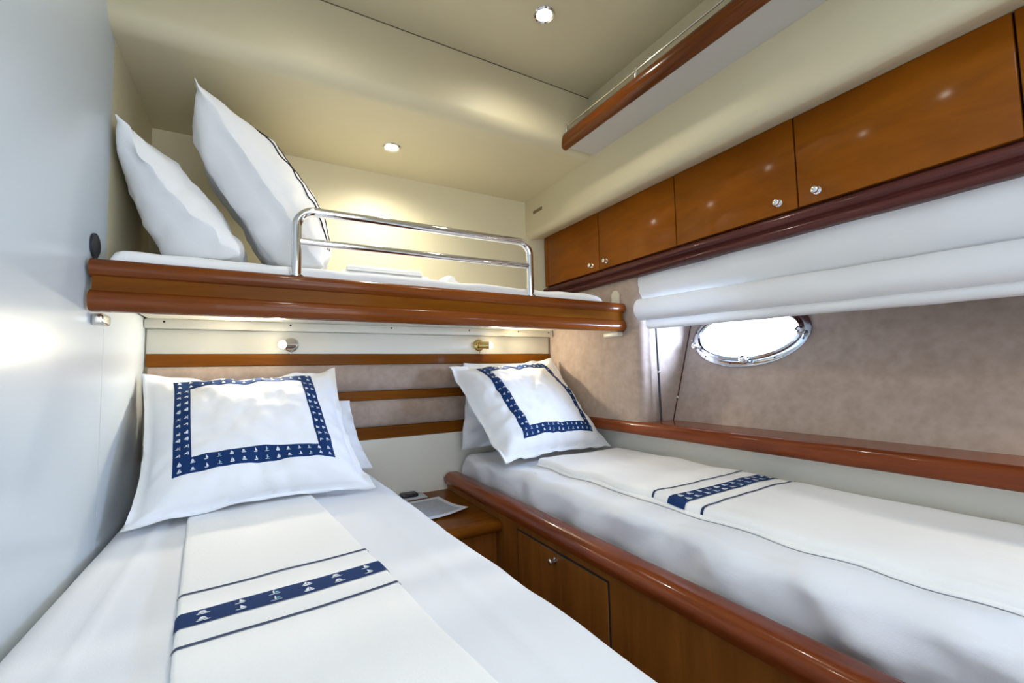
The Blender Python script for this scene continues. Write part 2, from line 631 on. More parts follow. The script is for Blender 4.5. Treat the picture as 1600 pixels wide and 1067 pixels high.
def porthole(name, cy):
    def at(k, a, b, d, N=64):
        t = 2 * math.pi * k / N
        return hull(cy + a * math.cos(t), PC[1] + b * math.sin(t), d)
    N = 64
    root = bpy.data.objects.new(name, None)
    COL.objects.link(root)
    root.location = hull(cy, PC[1])
    root['kind'] = 'structure'
    OFF[root.name] = Vector(root.location)
    # flange
    bm = B()
    prof = [(0.014, 0.000), (0.014, 0.005), (0.010, 0.007), (-0.006, 0.007), (-0.010, 0.014), (-0.018, 0.016), (-0.024, 0.010), (-0.026, -0.018), (0.0, -0.018)]
    rings = []
    for k in range(N):
        rings.append([bm.verts.new(at(k, PA + o, PBX + o, d)) for o, d in prof])
    for k in range(N):
        a, b = rings[k], rings[(k + 1) % N]
        for j in range(len(prof)):
            jj = (j + 1) % len(prof)
            bm.faces.new([a[j], a[jj], b[jj], b[j]])
    fr = obj('frame', bm, M['steel'], root)
    for k in (2, 8, 24, 35, 42, 50, 56, 60):
        obj('screw', screw(B(), at(k, PA + .003, PBX + .003, .006), (-1, 0, .3), .0035), M['dark_metal'], fr)
    # glass
    bm = B()
    fv = [bm.verts.new(at(k, PA - .024, PBX - .024, -.004)) for k in range(N)]
    bk = [bm.verts.new(at(k, PA - .024, PBX - .024, -.012)) for k in range(N)]
    bm.faces.new(fv)
    bm.faces.new(bk)
    for k in range(N):
        bm.faces.new([fv[k], fv[(k + 1) % N], bk[(k + 1) % N], bk[k]])
    obj('glass', bm, M['glass'], root)
    nrm = Vector((-1, 0, HTILT)).normalized()
    for k in (33, 47, 60):
        bm = B()
        c = at(k, PA - .006, PBX - .006, .012)
        lathe(bm, [(0, 0), (.006, 0), (.006, .012), (.013, .013), (.014, .018), (.012, .024), (.006, .026), (0.004, .024), (0, .024)], c, nrm, 18)
        obj('clamp_knob', bm, M['chrome'], root)
    return root


porthole('window_1', PC[0])
porthole('added_porthole', -0.45)  # added porthole, out of view, to bring in more fill light

# ------------------------------------------------------------------ headboard
hb = thing('headboard', 'wide taupe padded headboard with wooden strips, between the left wall and the suede pillar', 'headboard', (0.47, YB, 0.846))


def pad(z0, z1, depth):
    zc, h = (z0 + z1) / 2, (z1 - z0) / 2
    pr = [(YB, z0)] + [(YB - .004 - depth * max(0, math.cos(math.radians(a))) ** .7, zc + h * math.sin(math.radians(a)) * .995) for a in range(-90, 91, 12)] + [(YB, z1)]
    return along_x([(y - .002, z) for y, z in pr], XL + .012, XR - .004, n=24)


for z0, z1 in ((0.895, 0.999), (1.036, 1.139)):
    bmp = pad(z0, z1, .026)
    for v in bmp.verts:
        if v.co.y < YB - .006:
            v.co.y += .003 * fbm((v.co.x * 7, v.co.z * 3, z0), 2)
    obj('padding', bmp, M['suede'], hb, angle=70)
for z0, z1 in ((0.846, 0.895), (0.999, 1.036), (1.139, 1.181)):
    obj('wood_strip', box(XL + .004, XR - .006, YB - .014, YB - .0015, z0 + .0005, z1 - .0005, bevel=.002), M['wood_x'], hb, smooth=False)

# ------------------------------------------------------------------ bunk bed
YF0, YF1 = 1.222, 1.272     # front board is a little nearer on the left
bunk = thing('bunk_bed', 'narrow wall-mounted upper bunk with a cherry front board and chrome guard rail', 'bunk bed', (0.47, 1.5, 1.247))


def xsweep(prof, x0, x1):
    return along_x(prof, x0, x1, yshift=(YF0, YF1))


def roll(zc, h, d):
    return [(.022, zc - h)] + [(.006 - d * math.cos(math.radians(a)), zc + h * math.sin(math.radians(a))) for a in range(-90, 91, 10)] + [(.022, zc + h)]


obj('fascia', xsweep([(-.001, 1.262), (0.020, 1.262), (0.020, 1.342), (-.001, 1.342)], XL + .010, XR - .012), M['wood_x'], bunk, smooth=False)
obj('upper_roll', xsweep(roll(1.3375, .0195, .018), XL + .006, XR - .006), M['wood_red_x'], bunk, angle=60)
obj('lower_roll', xsweep(roll(1.2685, .0225, .018), XL + .006, XR - .006), M['wood_red_x'], bunk, angle=60)
bm = B()
lo, hi = 1.292, 1.312
add = [(XL + .012, YF0 + .021), (XR - .012, YF1 + .021), (XR - .012, YB - .002), (XL + .012, YB - .002)]
vb = [bm.verts.new((x, y, lo)) for x, y in add]
vt = [bm.verts.new((x, y, hi)) for x, y in add]
bm.faces.new(vb); bm.faces.new(vt)
for k in range(4):
    bm.faces.new([vb[k], vb[(k + 1) % 4], vt[(k + 1) % 4], vt[k]])
obj('base_panel', bm, M['band'], bunk, smooth=False)
# ledge at the back under the base panel, with screws
bm = B()
add_box(bm, XL + .002, 1.245, YB - .042, YB - .0005, 1.262, 1.292, bevel=.003)
ledge = obj('support_ledge', bm, M['band'], bunk)
for x in (-0.26, 0.10, 0.46, 0.80, 1.05, 1.22):
    obj('screw', screw(B(), (x, YB - .042, 1.283), (0, -1, 0), .0035), M['dark_metal'], ledge)


# guard rail
def yl(x):
    return YF0 + (YF1 - YF0) * (x - XL) / (XR - XL) + .014


def zt(x):
    return 1.533 + .010 * (x - .08) / .73


xa, xb, rr = 0.083, 0.812, 0.045
pts = [(xa, yl(xa), 1.350), (xa, yl(xa), 1.44)]
for i in range(9):
    a = math.radians(180 - 90 * i / 8)
    x = xa + rr + rr * math.cos(a)
    pts.append((x, yl(x), zt(xa) - rr + rr * math.sin(a)))
pts.append(((xa + xb) / 2, yl((xa + xb) / 2), zt((xa + xb) / 2)))
for i in range(9):
    a = math.radians(90 - 90 * i / 8)
    x = xb - rr + rr * math.cos(a)
    pts.append((x, yl(x), zt(xb) - rr + rr * math.sin(a)))
pts += [(xb, yl(xb), 1.44), (xb, yl(xb), 1.350)]
bm = tube(B(), pts, 0.0125, 16)
gr = obj('guard_rail', bm, M['chrome'], bunk)
obj('rung', tube(B(), [(xa, yl(xa), 1.450), (xb, yl(xb), 1.462)], 0.010, 14), M['chrome'], gr)
for x in (xa, xb):
    obj('rail_foot', lathe(B(), [(0, 0), (.018, 0), (.018, .002), (.013, .004), (0, .004)], (x, yl(x), 1.3575), (0, 0, 1), 20), M['chrome'], gr)
# hinge plates and catches on the walls
o = obj('hinge_plate', lathe(B(), [(0, 0), (.027, 0), (.027, .004), (.020, .007), (0, .007)], (XL + .001, 1.262, 1.392), (1, 0, 0), 28), M['dark_metal'], bunk)
o['label'] = 'dark round hinge plate at the left wall'
bm = B()
pr = [(1.296, 1.358), (1.338, 1.358), (1.338, 1.39)] + arc(1.317, 1.395, .021, 0, 180, 8, .020) + [(1.296, 1.39)]
sweep(bm, pr, [lambda a, b: Vector((XR - .001, a, b)), lambda a, b: Vector((XR - .006, a, b))])
o = obj('hinge_plate', bm, M['plastic'], bunk)
o['label'] = 'ivory hinge plate on the suede pillar'
bm = box(XL, XL + .022, 1.262, 1.318, 1.222, 1.246, bevel=.006, seg=3)
o = obj('catch', bm, M['nickel'], bunk)
bm = box(XR - .03, XR, 1.285, 1.37, 1.228, 1.247, bevel=.006, seg=3)
o = obj('catch', bm, M['plastic'], bunk)
o['label'] = 'ivory catch under the right end'


# ------------------------------------------------------------------ soft goods
def soft_slab(x0, x1, y0, y1, z0, z1, r, nx=60, ny=90, ripple=None, edge=None, re=None):
    """mattress-like slab: profile across x, swept along y, rounded ends; ripple(x,y,z,n)->Vector"""
    re = re or r
    bm = B()
    rows = []
    prof = []
    side_n = 8
    for i in range(side_n):
        prof.append((0, z0 + (z1 - r - z0) * i / side_n, 'L'))
    for i in range(9):
        a = math.radians(180 - 90 * i / 8)
        prof.append((r + r * math.cos(a), z1 - r + r * math.sin(a), 'l'))
    for i in range(1, nx):
        prof.append((i / nx, z1, 't'))
    for i in range(9):
        a = math.radians(90 - 90 * i / 8)
        prof.append((-r + r * math.cos(a), z1 - r + r * math.sin(a), 'r'))
    for i in range(side_n):
        prof.append((0, z1 - r - (z1 - r - z0) * (i + 1) / side_n, 'R'))
    for j in range(ny + 1):
        y = y0 + (y1 - y0) * j / ny
        d = min(y - y0, y1 - y)
        drop = 0.0
        if d < re:
            drop = re - math.sqrt(max(0, re * re - (re - d) ** 2))
        ex0, ex1 = (x0, x1) if edge is None else edge(y)
        row = []
        for a, z, k in prof:
            if k == 'L': x = ex0
            elif k == 'l': x = ex0 + a
            elif k == 't': x = ex0 + r + (ex1 - ex0 - 2 * r) * a
            elif k == 'r': x = ex1 + a
            else: x = ex1
            zz = z - drop * max(0, (z - z0) / (z1 - z0))
            p = Vector((x, y, zz))
            if ripple:
                p = ripple(p, k)
            row.append(bm.verts.new(p))
        rows.append(row)
    for a, b in zip(rows, rows[1:]):
        for k in range(len(a) - 1):
            bm.faces.new([a[k], a[k + 1], b[k + 1], b[k]])
    bm.faces.new(rows[0])
    bm.faces.new(rows[-1])
    # bottom
    for a, b in zip(rows, rows[1:]):
        bm.faces.new([a[0], b[0], b[-1], a[-1]])
    return bm


# left bed
bed1 = thing('single_bed', 'cherry bed base under the left mattress, against the white left wall', 'bed', (0.06, 0.8, 0))
obj('base', box(XL + .003, 0.385, -0.18, YB - .014, 0.0, 0.434, bevel=.004), M['wood_panel'], bed1)
obj('side_rail', box(0.386, 0.412, -0.18, 1.30, 0.36, 0.432, bevel=.010, seg=3), M['wood_red'], bed1)


def rip1(p, k):
    n = fbm((p.x * 3.0, p.y * 2.2, 1.3), 3)
    q = p.copy()
    if k == 't' or k in 'lr':
        q.z += .004 * n
        # long soft crease lines, slightly diagonal
        s = p.x * 0.95 + p.y * 0.16
        q.z += .0035 * math.sin(s * 24 + 2 * fbm((p.x, p.y * 1.5, 4), 2)) * max(0, noise.noise(Vector((p.x * 2, p.y * 2, 7))) + .15)
        # press crease of the folded sheet
        q.z += .004 * math.exp(-((p.x - .335 + .04 * p.y) / .012) ** 2) * min(1, max(0, 1.4 - p.y))
        q.z += .003 * math.exp(-((p.x + .21) / .01) ** 2)
    if k in 'rR':
        q.x += .006 * fbm((p.y * 4, p.z * 5, 2), 3)
    return q


m1 = obj('mattress', soft_slab(0, 0, -0.16, YB - .045, 0.436, 0.738, .045, ripple=rip1, nx=70, ny=150,
                               edge=lambda y: (XL + .004, 0.430 - 0.036 * (y - .4))), M['sheet'], None, origin=(0.06, 0.8, 0.432), angle=80)
tag(m1, 'mattress under smooth white sheet on the left bed, beside the white wall', 'mattress')

# right bed
bed2 = thing('single_bed', 'cherry bed base with rounded mahogany rail and cupboard door, below the porthole wall', 'bed', (1.0, 0.7, 0))
obj('side_panel', box(0.700, 0.72, -0.9, YB - .014, 0.0, 0.640), M['wood_panel'], bed2, smooth=False)
obj('platform', box(0.722, 1.308, -0.9, YB - .014, 0.585, 0.62), M['wood_panel'], bed2, smooth=False)
rp_ = [(0.750, 0.642), (0.750, 0.664)] + arc(0.730, 0.664, .020, 0, 90, 5, .021) + arc(0.706, 0.660, .0265, 95, 205, 9, .0255) + [(0.684, 0.643), (0.700, 0.6405)]
bm = along_y(rp_, -0.9, YB - .035, n=2)
obj('top_rail', bm, M['wood_red'], bed2, angle=60)
# cupboard door with dark seam
bm = box(0.6985, 0.7005, 0.795, 1.205, 0.14, 0.618)
obj('door_gap', bm, M['gap'], bed2, smooth=False)
d = obj('door', box(0.6965, 0.7010, 0.800, 1.200, 0.145, 0.613, bevel=.0015), M['wood_panel'], bed2, smooth=False)
bm = B()
lathe(bm, [(0, 0), (.009, 0), (.009, .002), (.004, .004), (.004, .010), (.008, .013), (.008, .017), (.005, .020), (0, .020)], (0.6965, 1.004, 0.592), (-1, 0, 0), 18)
kn = obj('knob', bm, M['chrome'], d)
kn['label'] = 'small chrome push knob'


def rip2(p, k):
    q = p.copy()
    n = fbm((p.x * 4, p.y * 3, 5.1), 3)
    if k in 'tlr':
        q.z += .004 * n
        w = max(0, 1 - (p.x - .76) / .16)
        # gathered folds running over the near edge
        ph = p.y * 30 + p.x * 16 + 2.5 * fbm((p.y * 2.2, p.x * 2, 1), 3)
        q.z += .0035 * w * math.sin(ph) + .004 * w * fbm((p.x * 9, p.y * 7, 4), 3)
    if k in 'lL':
        tz = (0.755 - p.z) / .12
        foot = 1.3 + 1.8 * max(0, .8 - p.y)
        ph = p.y * 30 + tz * 2.4 + 2.5 * fbm((p.y * 2.2, p.z * 4, 1), 3)
        q.x += foot * (.004 * math.sin(ph) + .0045 * fbm((p.y * 5, p.z * 9 + p.y * 2, 3), 3) + .0035 * fbm((p.y * 11 + p.z * 9, p.z * 10 - p.y * 3, 6), 3))
        q.x += .012 * tz * tz * .4
        q.x += .006 * math.sin(p.y * 9 + p.z * 30 + 3 * fbm((p.y * 1.4, p.z * 3, 8), 2))
    if p.x < .9:
        q.x = max(q.x, .752 if p.z < .69 else .744)
    return q


m2 = obj('mattress', soft_slab(0, 0, -0.6, YB - .05, 0.622, 0.757, .032, ripple=rip2, nx=60, ny=260,
                               edge=lambda y: (0.766 + .010 * math.sin(y * 3), 1.306)), M['sheet'], None, origin=(1.03, .6, .622), angle=80)
tag(m2, 'mattress with rumpled white fitted sheet on the right bed, below the wooden sill', 'mattress')


def rip3(p, k):
    q = p.copy()
    if k in 'tlr':
        q.z += .004 * fbm((p.x * 6, p.y * 6, 2), 3)
    return q


bm = soft_slab(0, 0, 0, 1, 1.313, 1.393, .03, ripple=None, nx=40, ny=60, edge=lambda y: (0, 1), re=.02)
bm.free()


def bunk_mattress():
    bm = B()
    prof = [(0, 1.314)] + [(0, 1.314 + .045 * i / 4) for i in range(1, 5)] + arc(.032, 1.361, .032, 180, 90, 7, .030)[0:] + [(.032 + .44 * i / 14, 1.391) for i in range(1, 15)] + [(.50, 1.37), (.50, 1.314)]
    fr = []
    x0, x1 = XL + .022, XR - .075
    N = 120
    for i in range(N + 1):
        t = i / N
        x = x0 + (x1 - x0) * t
        d = min(x - x0, x1 - x)
        dr = 0
        if d < .03:
            dr = .03 - math.sqrt(max(0, .0009 - (.03 - d) ** 2))
        y0 = YF0 + (YF1 - YF0) * (x - XL) / (XR - XL) + .034

        def f(a, b, x=x, dr=dr, y0=y0):
            z = b - dr * (b - 1.314) / .08
            if b > 1.34:
                z += .005 * fbm((x * 5, a * 6, 2.2), 3) + .003 * math.sin(x * 40 + 3 * fbm((x * 3, a, 1), 2)) * noise.noise(Vector((x * 3, 1, 2)))
            return Vector((x, y0 + a * (1 if a < .4 else (YB - .02 - y0) / .5), z))
        fr.append(f)
    return sweep(bm, prof, fr)


m3 = obj('mattress', bunk_mattress(), M['linen'], None, origin=(.45, 1.5, 1.314), angle=80)
tag(m3, 'thin mattress in white sheet lying on the upper bunk', 'mattress')


# ---- pillows ------------------------------------------------------------------
class Pillow:
    """pillow surface from a 3x3 control net (u: left-right, v: bottom-top) with flange and bulge"""

    def __init__(self, net, T, Tb=None, core=.86, pinch=.05, seed=0, wr=1.0, flip=1, sag=None, rest=None):
        self.net = [[Vector(p) for p in row] for row in net]
        self.T, self.Tb = T, T if Tb is None else Tb
        self.core, self.pinch, self.seed, self.wr, self.flip = core, pinch, seed, wr, flip
        self.sag, self.rest = sag, rest

    def base(self, u, v):
        def L(t):
            return (t * (t - 1) / 2, 1 - t * t, t * (t + 1) / 2)
        a, b = L(u), L(v)
        p = Vector((0, 0, 0))
        for j in range(3):
            for i in range(3):
                p += self.net[j][i] * (a[i] * b[j])
        return p

    def nrm(self, u, v):
        e = .02
        du = self.base(u + e, v) - self.base(u - e, v)
        dv = self.base(u, v + e) - self.base(u, v - e)
        return du.cross(dv).normalized() * self.flip

    def warp(self, u, v):
        c = self.pinch
        return u * (1 - c * (1 - v * v)), v * (1 - c * (1 - u * u) * 1.1)

    def prof(self, u, v):
        a, b = min(1, abs(u) / self.core), min(1, abs(v) / self.core)
        return ((1 - a ** 2.6) * (1 - b ** 2.6)) ** .55

    def pt(self, u, v, side=1, off=0.0):
        uu, vv = self.warp(u, v)
        p = self.base(uu, vv)
        n = self.nrm(uu, vv)
        h = self.prof(u, v)
        t = (self.T if side > 0 else self.Tb) * h
        if side < 0 and self.sag:
            a, b = min(1, abs(u) / self.core), min(1, abs(v) / self.core)
            t = self.Tb * ((1 - a ** 5) * (1 - b ** 5)) ** .6 * (self.sag[0] - self.sag[1] * v)
        s = self.seed
        w = fbm((u * 2.6 + s, v * 2.6 - s, s * 1.7 + side), 3) * .011 * (.35 + .65 * min(1, h * 1.4))
        rad = math.atan2(v, u)
        edge = max(abs(u), abs(v))
        w += .008 * math.sin(rad * 17 + s * 2 + 3 * fbm((u * 2, v * 2, s), 2)) * max(0, edge - .45) * (1 if edge < .93 else .6)
        fl = .016 * fbm((u * 3 + s, v * 3, s + 9), 2) * max(0, (edge - self.core) / (1 - self.core))
        q = p + n * (side * (t + .0018) + (w * self.wr if h > 0 else w * .4 * self.wr) * side + fl + off * side)
        return self.rest(q) if self.rest else q

    def mesh(self, nu=72, nv=60):
        bm = B()
        grids = {}
        for side in (1, -1):
            grids[side] = [[bm.verts.new(self.pt(-1 + 2 * i / nu, -1 + 2 * j / nv, side)) for i in range(nu + 1)] for j in range(nv + 1)]
        for side in (1, -1):
            g = grids[side]
            for j in range(nv):
                for i in range(nu):
                    bm.faces.new([g[j][i], g[j][i + 1], g[j + 1][i + 1], g[j + 1][i]])
        a, b = grids[1], grids[-1]
        loop = [(0, i) for i in range(nu)] + [(j, nu) for j in range(nv)] + [(nv, nu - i) for i in range(nu)] + [(nv - j, 0) for j in range(nv)]
        for k in range(len(loop)):
            j0, i0 = loop[k]
            j1, i1 = loop[(k + 1) % len(loop)]
            bm.faces.new([a[j0][i0], a[j1][i1], b[j1][i1], b[j0][i0]])
        return bm

    def patch(self, bm, u0, u1, v0, v1, nu, nv, off, mi=0, rim=True):
        g = [[bm.verts.new(self.pt(u0 + (u1 - u0) * i / nu, v0 + (v1 - v0) * j / nv, 1, off if not rim or (0 < i < nu and 0 < j < nv) else -.001)) for i in range(nu + 1)] for j in range(nv + 1)]
        for j in range(nv):
            for i in range(nu):
                bm.faces.new([g[j][i], g[j][i + 1], g[j + 1][i + 1], g[j + 1][i]]).material_index = mi

    def poly(self, bm, pts, off, mi):
        try:
            bm.faces.new([bm.verts.new(self.pt(u, v, 1, off)) for u, v in pts]).material_index = mi
        except ValueError:
            pass


BOATS = [
    [[(-.45, -.25), (.45, -.25), (.3, -.45), (-.3, -.45)], [(-.35, -.18), (.02, -.18), (.02, .5)], [(.08, -.18), (.38, -.18), (.08, .35)]],
    [[(-.5, -.3), (.5, -.3), (.3, -.42), (-.4, -.42)], [(-.4, -.2), (.3, -.2), (.15, .0), (-.3, .0)], [(-.3, .05), (.2, .05), (.05, .3), (-.2, .3)]],
    [[(-.4, -.28), (.4, -.28), (.25, -.42), (-.25, -.42)], [(-.05, -.2), (.4, -.2), (.0, .48)]],
    [[(-.5, -.35), (.45, -.35), (.35, -.43), (-.4, -.43)], [(-.12, -.28), (.0, -.28), (.0, .45), (-.12, .3)], [(.06, -.22), (.36, -.05), (.06, .2)]],
]


def sham_border(pl, parent, inu, inv, wu, wv, seed):
    """navy frame with two rows of little printed boats; inu, inv = inner opening"""
    bm = B()
    (u0, u1), (v0, v1) = inu, inv
    U0, U1, V0, V1 = u0 - wu, u1 + wu, v0 - wv, v1 + wv
    us = [U0 + wu * i / 6 for i in range(6)] + [u0 + (u1 - u0) * i / 44 for i in range(44)] + [u1 + wu * i / 6 for i in range(7)]
    vv = [V0 + wv * i / 6 for i in range(6)] + [v0 + (v1 - v0) * i / 40 for i in range(40)] + [v1 + wv * i / 6 for i in range(7)]
    nu, nv = len(us) - 1, len(vv) - 1
    g = {}

    def vert(i, j):
        if (i, j) not in g:
            rim = i in (0, nu) or j in (0, nv) or (i in (6, nu - 6) and 6 <= j <= nv - 6) or (j in (6, nv - 6) and 6 <= i <= nu - 6)
            g[(i, j)] = bm.verts.new(pl.pt(us[i], vv[j], 1, .0006 if rim else .0024))
        return g[(i, j)]
    for j in range(nv):
        for i in range(nu):
            if 6 <= i < nu - 6 and 6 <= j < nv - 6:
                continue
            bm.faces.new([vert(i, j), vert(i + 1, j), vert(i + 1, j + 1), vert(i, j + 1)])
    k = seed
    su, sv = wu * .30, wv * .30
    for row in (0.27, 0.73):
        n = 14
        for i in range(n):
            for top in (0, 1):
                cu = U0 + (U1 - U0) * (i + .5) / n
                cv = (v1 + wv * row) if top else (v0 - wv * row)
                shape = BOATS[(i + k) % 4]
                for q, pg in enumerate(shape):
                    pl.poly(bm, [(cu + x * su, cv + y * sv) for x, y in pg], .0042, 2 if (q == 2 and (i + k) % 4 == 3) else 1)
        m = 10
        for i in range(m):
            for sgn in (-1, 1):
                cv = v0 + (v1 - v0) * (i + .5) / m
                cu = (u1 + wu * row) if sgn > 0 else (u0 - wu * row)
                shape = BOATS[(i + k + 2) % 4]
                for q, pg in enumerate(shape):
                    pl.poly(bm, [(cu + sgn * y * su, cv + x * sv) for x, y in pg], .0042, 1)
    return obj('border', bm, [M['navy'], M['print'], M['print_teal']], parent, angle=80)


def mid(a, b, off=(0, 0, 0)):
    return (Vector(a) + Vector(b)) / 2 + Vector(off)


def net4(BL, BR, TL, TR, cen=(0, 0, 0), low=(0, 0, 0), top=(0, 0, 0), left=(0, 0, 0), right=(0, 0, 0)):
    c = (Vector(BL) + Vector(BR) + Vector(TL) + Vector(TR)) / 4 + Vector(cen)
    return [[Vector(BL), mid(BL, BR, low), Vector(BR)], [mid(BL, TL, left), c, mid(BR, TR, right)], [Vector(TL), mid(TL, TR, top), Vector(TR)]]


# left bed: rear pillow, then framed sham
p = Pillow(net4((-0.285, 1.70, .755), (0.375, 1.70, .755), (-0.285, 1.755, 1.03), (0.300, 1.748, 1.005), left=(0, -.01, 0)), .025, .012, core=.94, pinch=.05, seed=3)
o = obj('pillow', p.mesh(48, 40), M['linen'], None, origin=(.05, 1.7, .722), angle=80)
tag(o, 'plain white pillow behind the navy-framed one on the left bed', 'pillow')

P1 = Pillow(net4((-0.266, 1.340, .757), (0.322, 1.415, .752), (-0.298, 1.690, 1.118), (0.243, 1.715, 1.128),
                 cen=(0, -.0, -.03), low=(0, .05, -.0), top=(0, .03, -.02), left=(.01, -.01, -.05), right=(-.01, -.01, -.04)), .095, .03, core=.93, pinch=.045, seed=1)
o = obj('pillow', P1.mesh(), M['linen'], None, origin=(.0, 1.55, .722), angle=80)
tag(o, 'white pillow with navy boat-print frame propped on the left bed', 'pillow', )
sham_border(P1, o, (-.60, .55), (-.35, .70), .145, .20, 0)

# right bed: rear pillow and framed sham
p = Pillow(net4((0.735, 1.715, .778), (1.235, 1.715, .778), (0.765, 1.745, 1.140), (1.215, 1.745, 1.145)), .03, .012, core=.93, pinch=.05, seed=8)
o = obj('pillow', p.mesh(48, 40), M['linen'], None, origin=(1.0, 1.7, .768), angle=80)
tag(o, 'plain white pillow half hidden behind the framed one on the right bed', 'pillow')
P2 = Pillow(net4((0.738, 1.340, .787), (1.272, 1.405, .780), (0.674, 1.690, 1.125), (1.205, 1.715, 1.160),
                 cen=(0, -.0, -.02), low=(0, .02, 0), top=(0, .02, -.01), left=(.0, .0, -.03), right=(0, -.01, -.03)), .095, .03, core=.93, pinch=.045, seed=5)
o = obj('pillow', P2.mesh(), M['linen'], None, origin=(1.0, 1.55, .768), angle=80)
tag(o, 'white pillow with navy boat-print frame propped on the right bed', 'pillow')
sham_border(P2, o, (-.50, .57), (-.58, .70), .13, .17, 2)

# bunk pillows leaning on the left wall (u: away from viewer, v: up the lean)
pa = Pillow(net4((-0.045, 1.315, 1.418), (-0.03, 1.735, 1.42), (-0.298, 1.325, 1.725), (-0.296, 1.735, 1.70), cen=(-.0, 0, -.0), left=(-.01, -.005, -.025)),
            .055, .155, core=.97, pinch=.02, seed=11, flip=1, sag=(.66, .34), rest=lambda q: Vector((max(q.x, XL + .006 + .004 * q.y), q.y, max(q.z, 1.4045))))
o = obj('pillow', pa.mesh(56, 56), M['linen'], None, origin=(-.15, 1.5, 1.4), angle=80)
tag(o, 'plain white pillow leaning on the left wall at the head of the upper bunk', 'pillow')
pb = Pillow(net4((0.158, 1.335, 1.408), (0.172, 1.740, 1.412), (-0.150, 1.335, 1.868), (-0.125, 1.740, 1.84), left=(.015, -.005, -.03), cen=(.03, 0, .01)),
            .095, .130, core=.97, pinch=.03, seed=14, flip=1, sag=(.88, .12), rest=lambda q: Vector((q.x, q.y, max(q.z, 1.4045))))
o = obj('pillow', pb.mesh(60, 60), M['linen'], None, origin=(0, 1.5, 1.4), angle=80)
tag(o, 'taller white pillow with two black piping lines standing on the upper bunk', 'pillow')
# two piping lines along the near edge of its upper face
for uoff, r in ((-.66, .0024), (-.52, .0018)):
    pts = [pb.pt(uoff, -.80 + 1.50 * i / 50, 1, .001) for i in range(51)]
    bm = tube(B(), pts, r, 6)
    obj('piping', bm, M['black_line'], o)


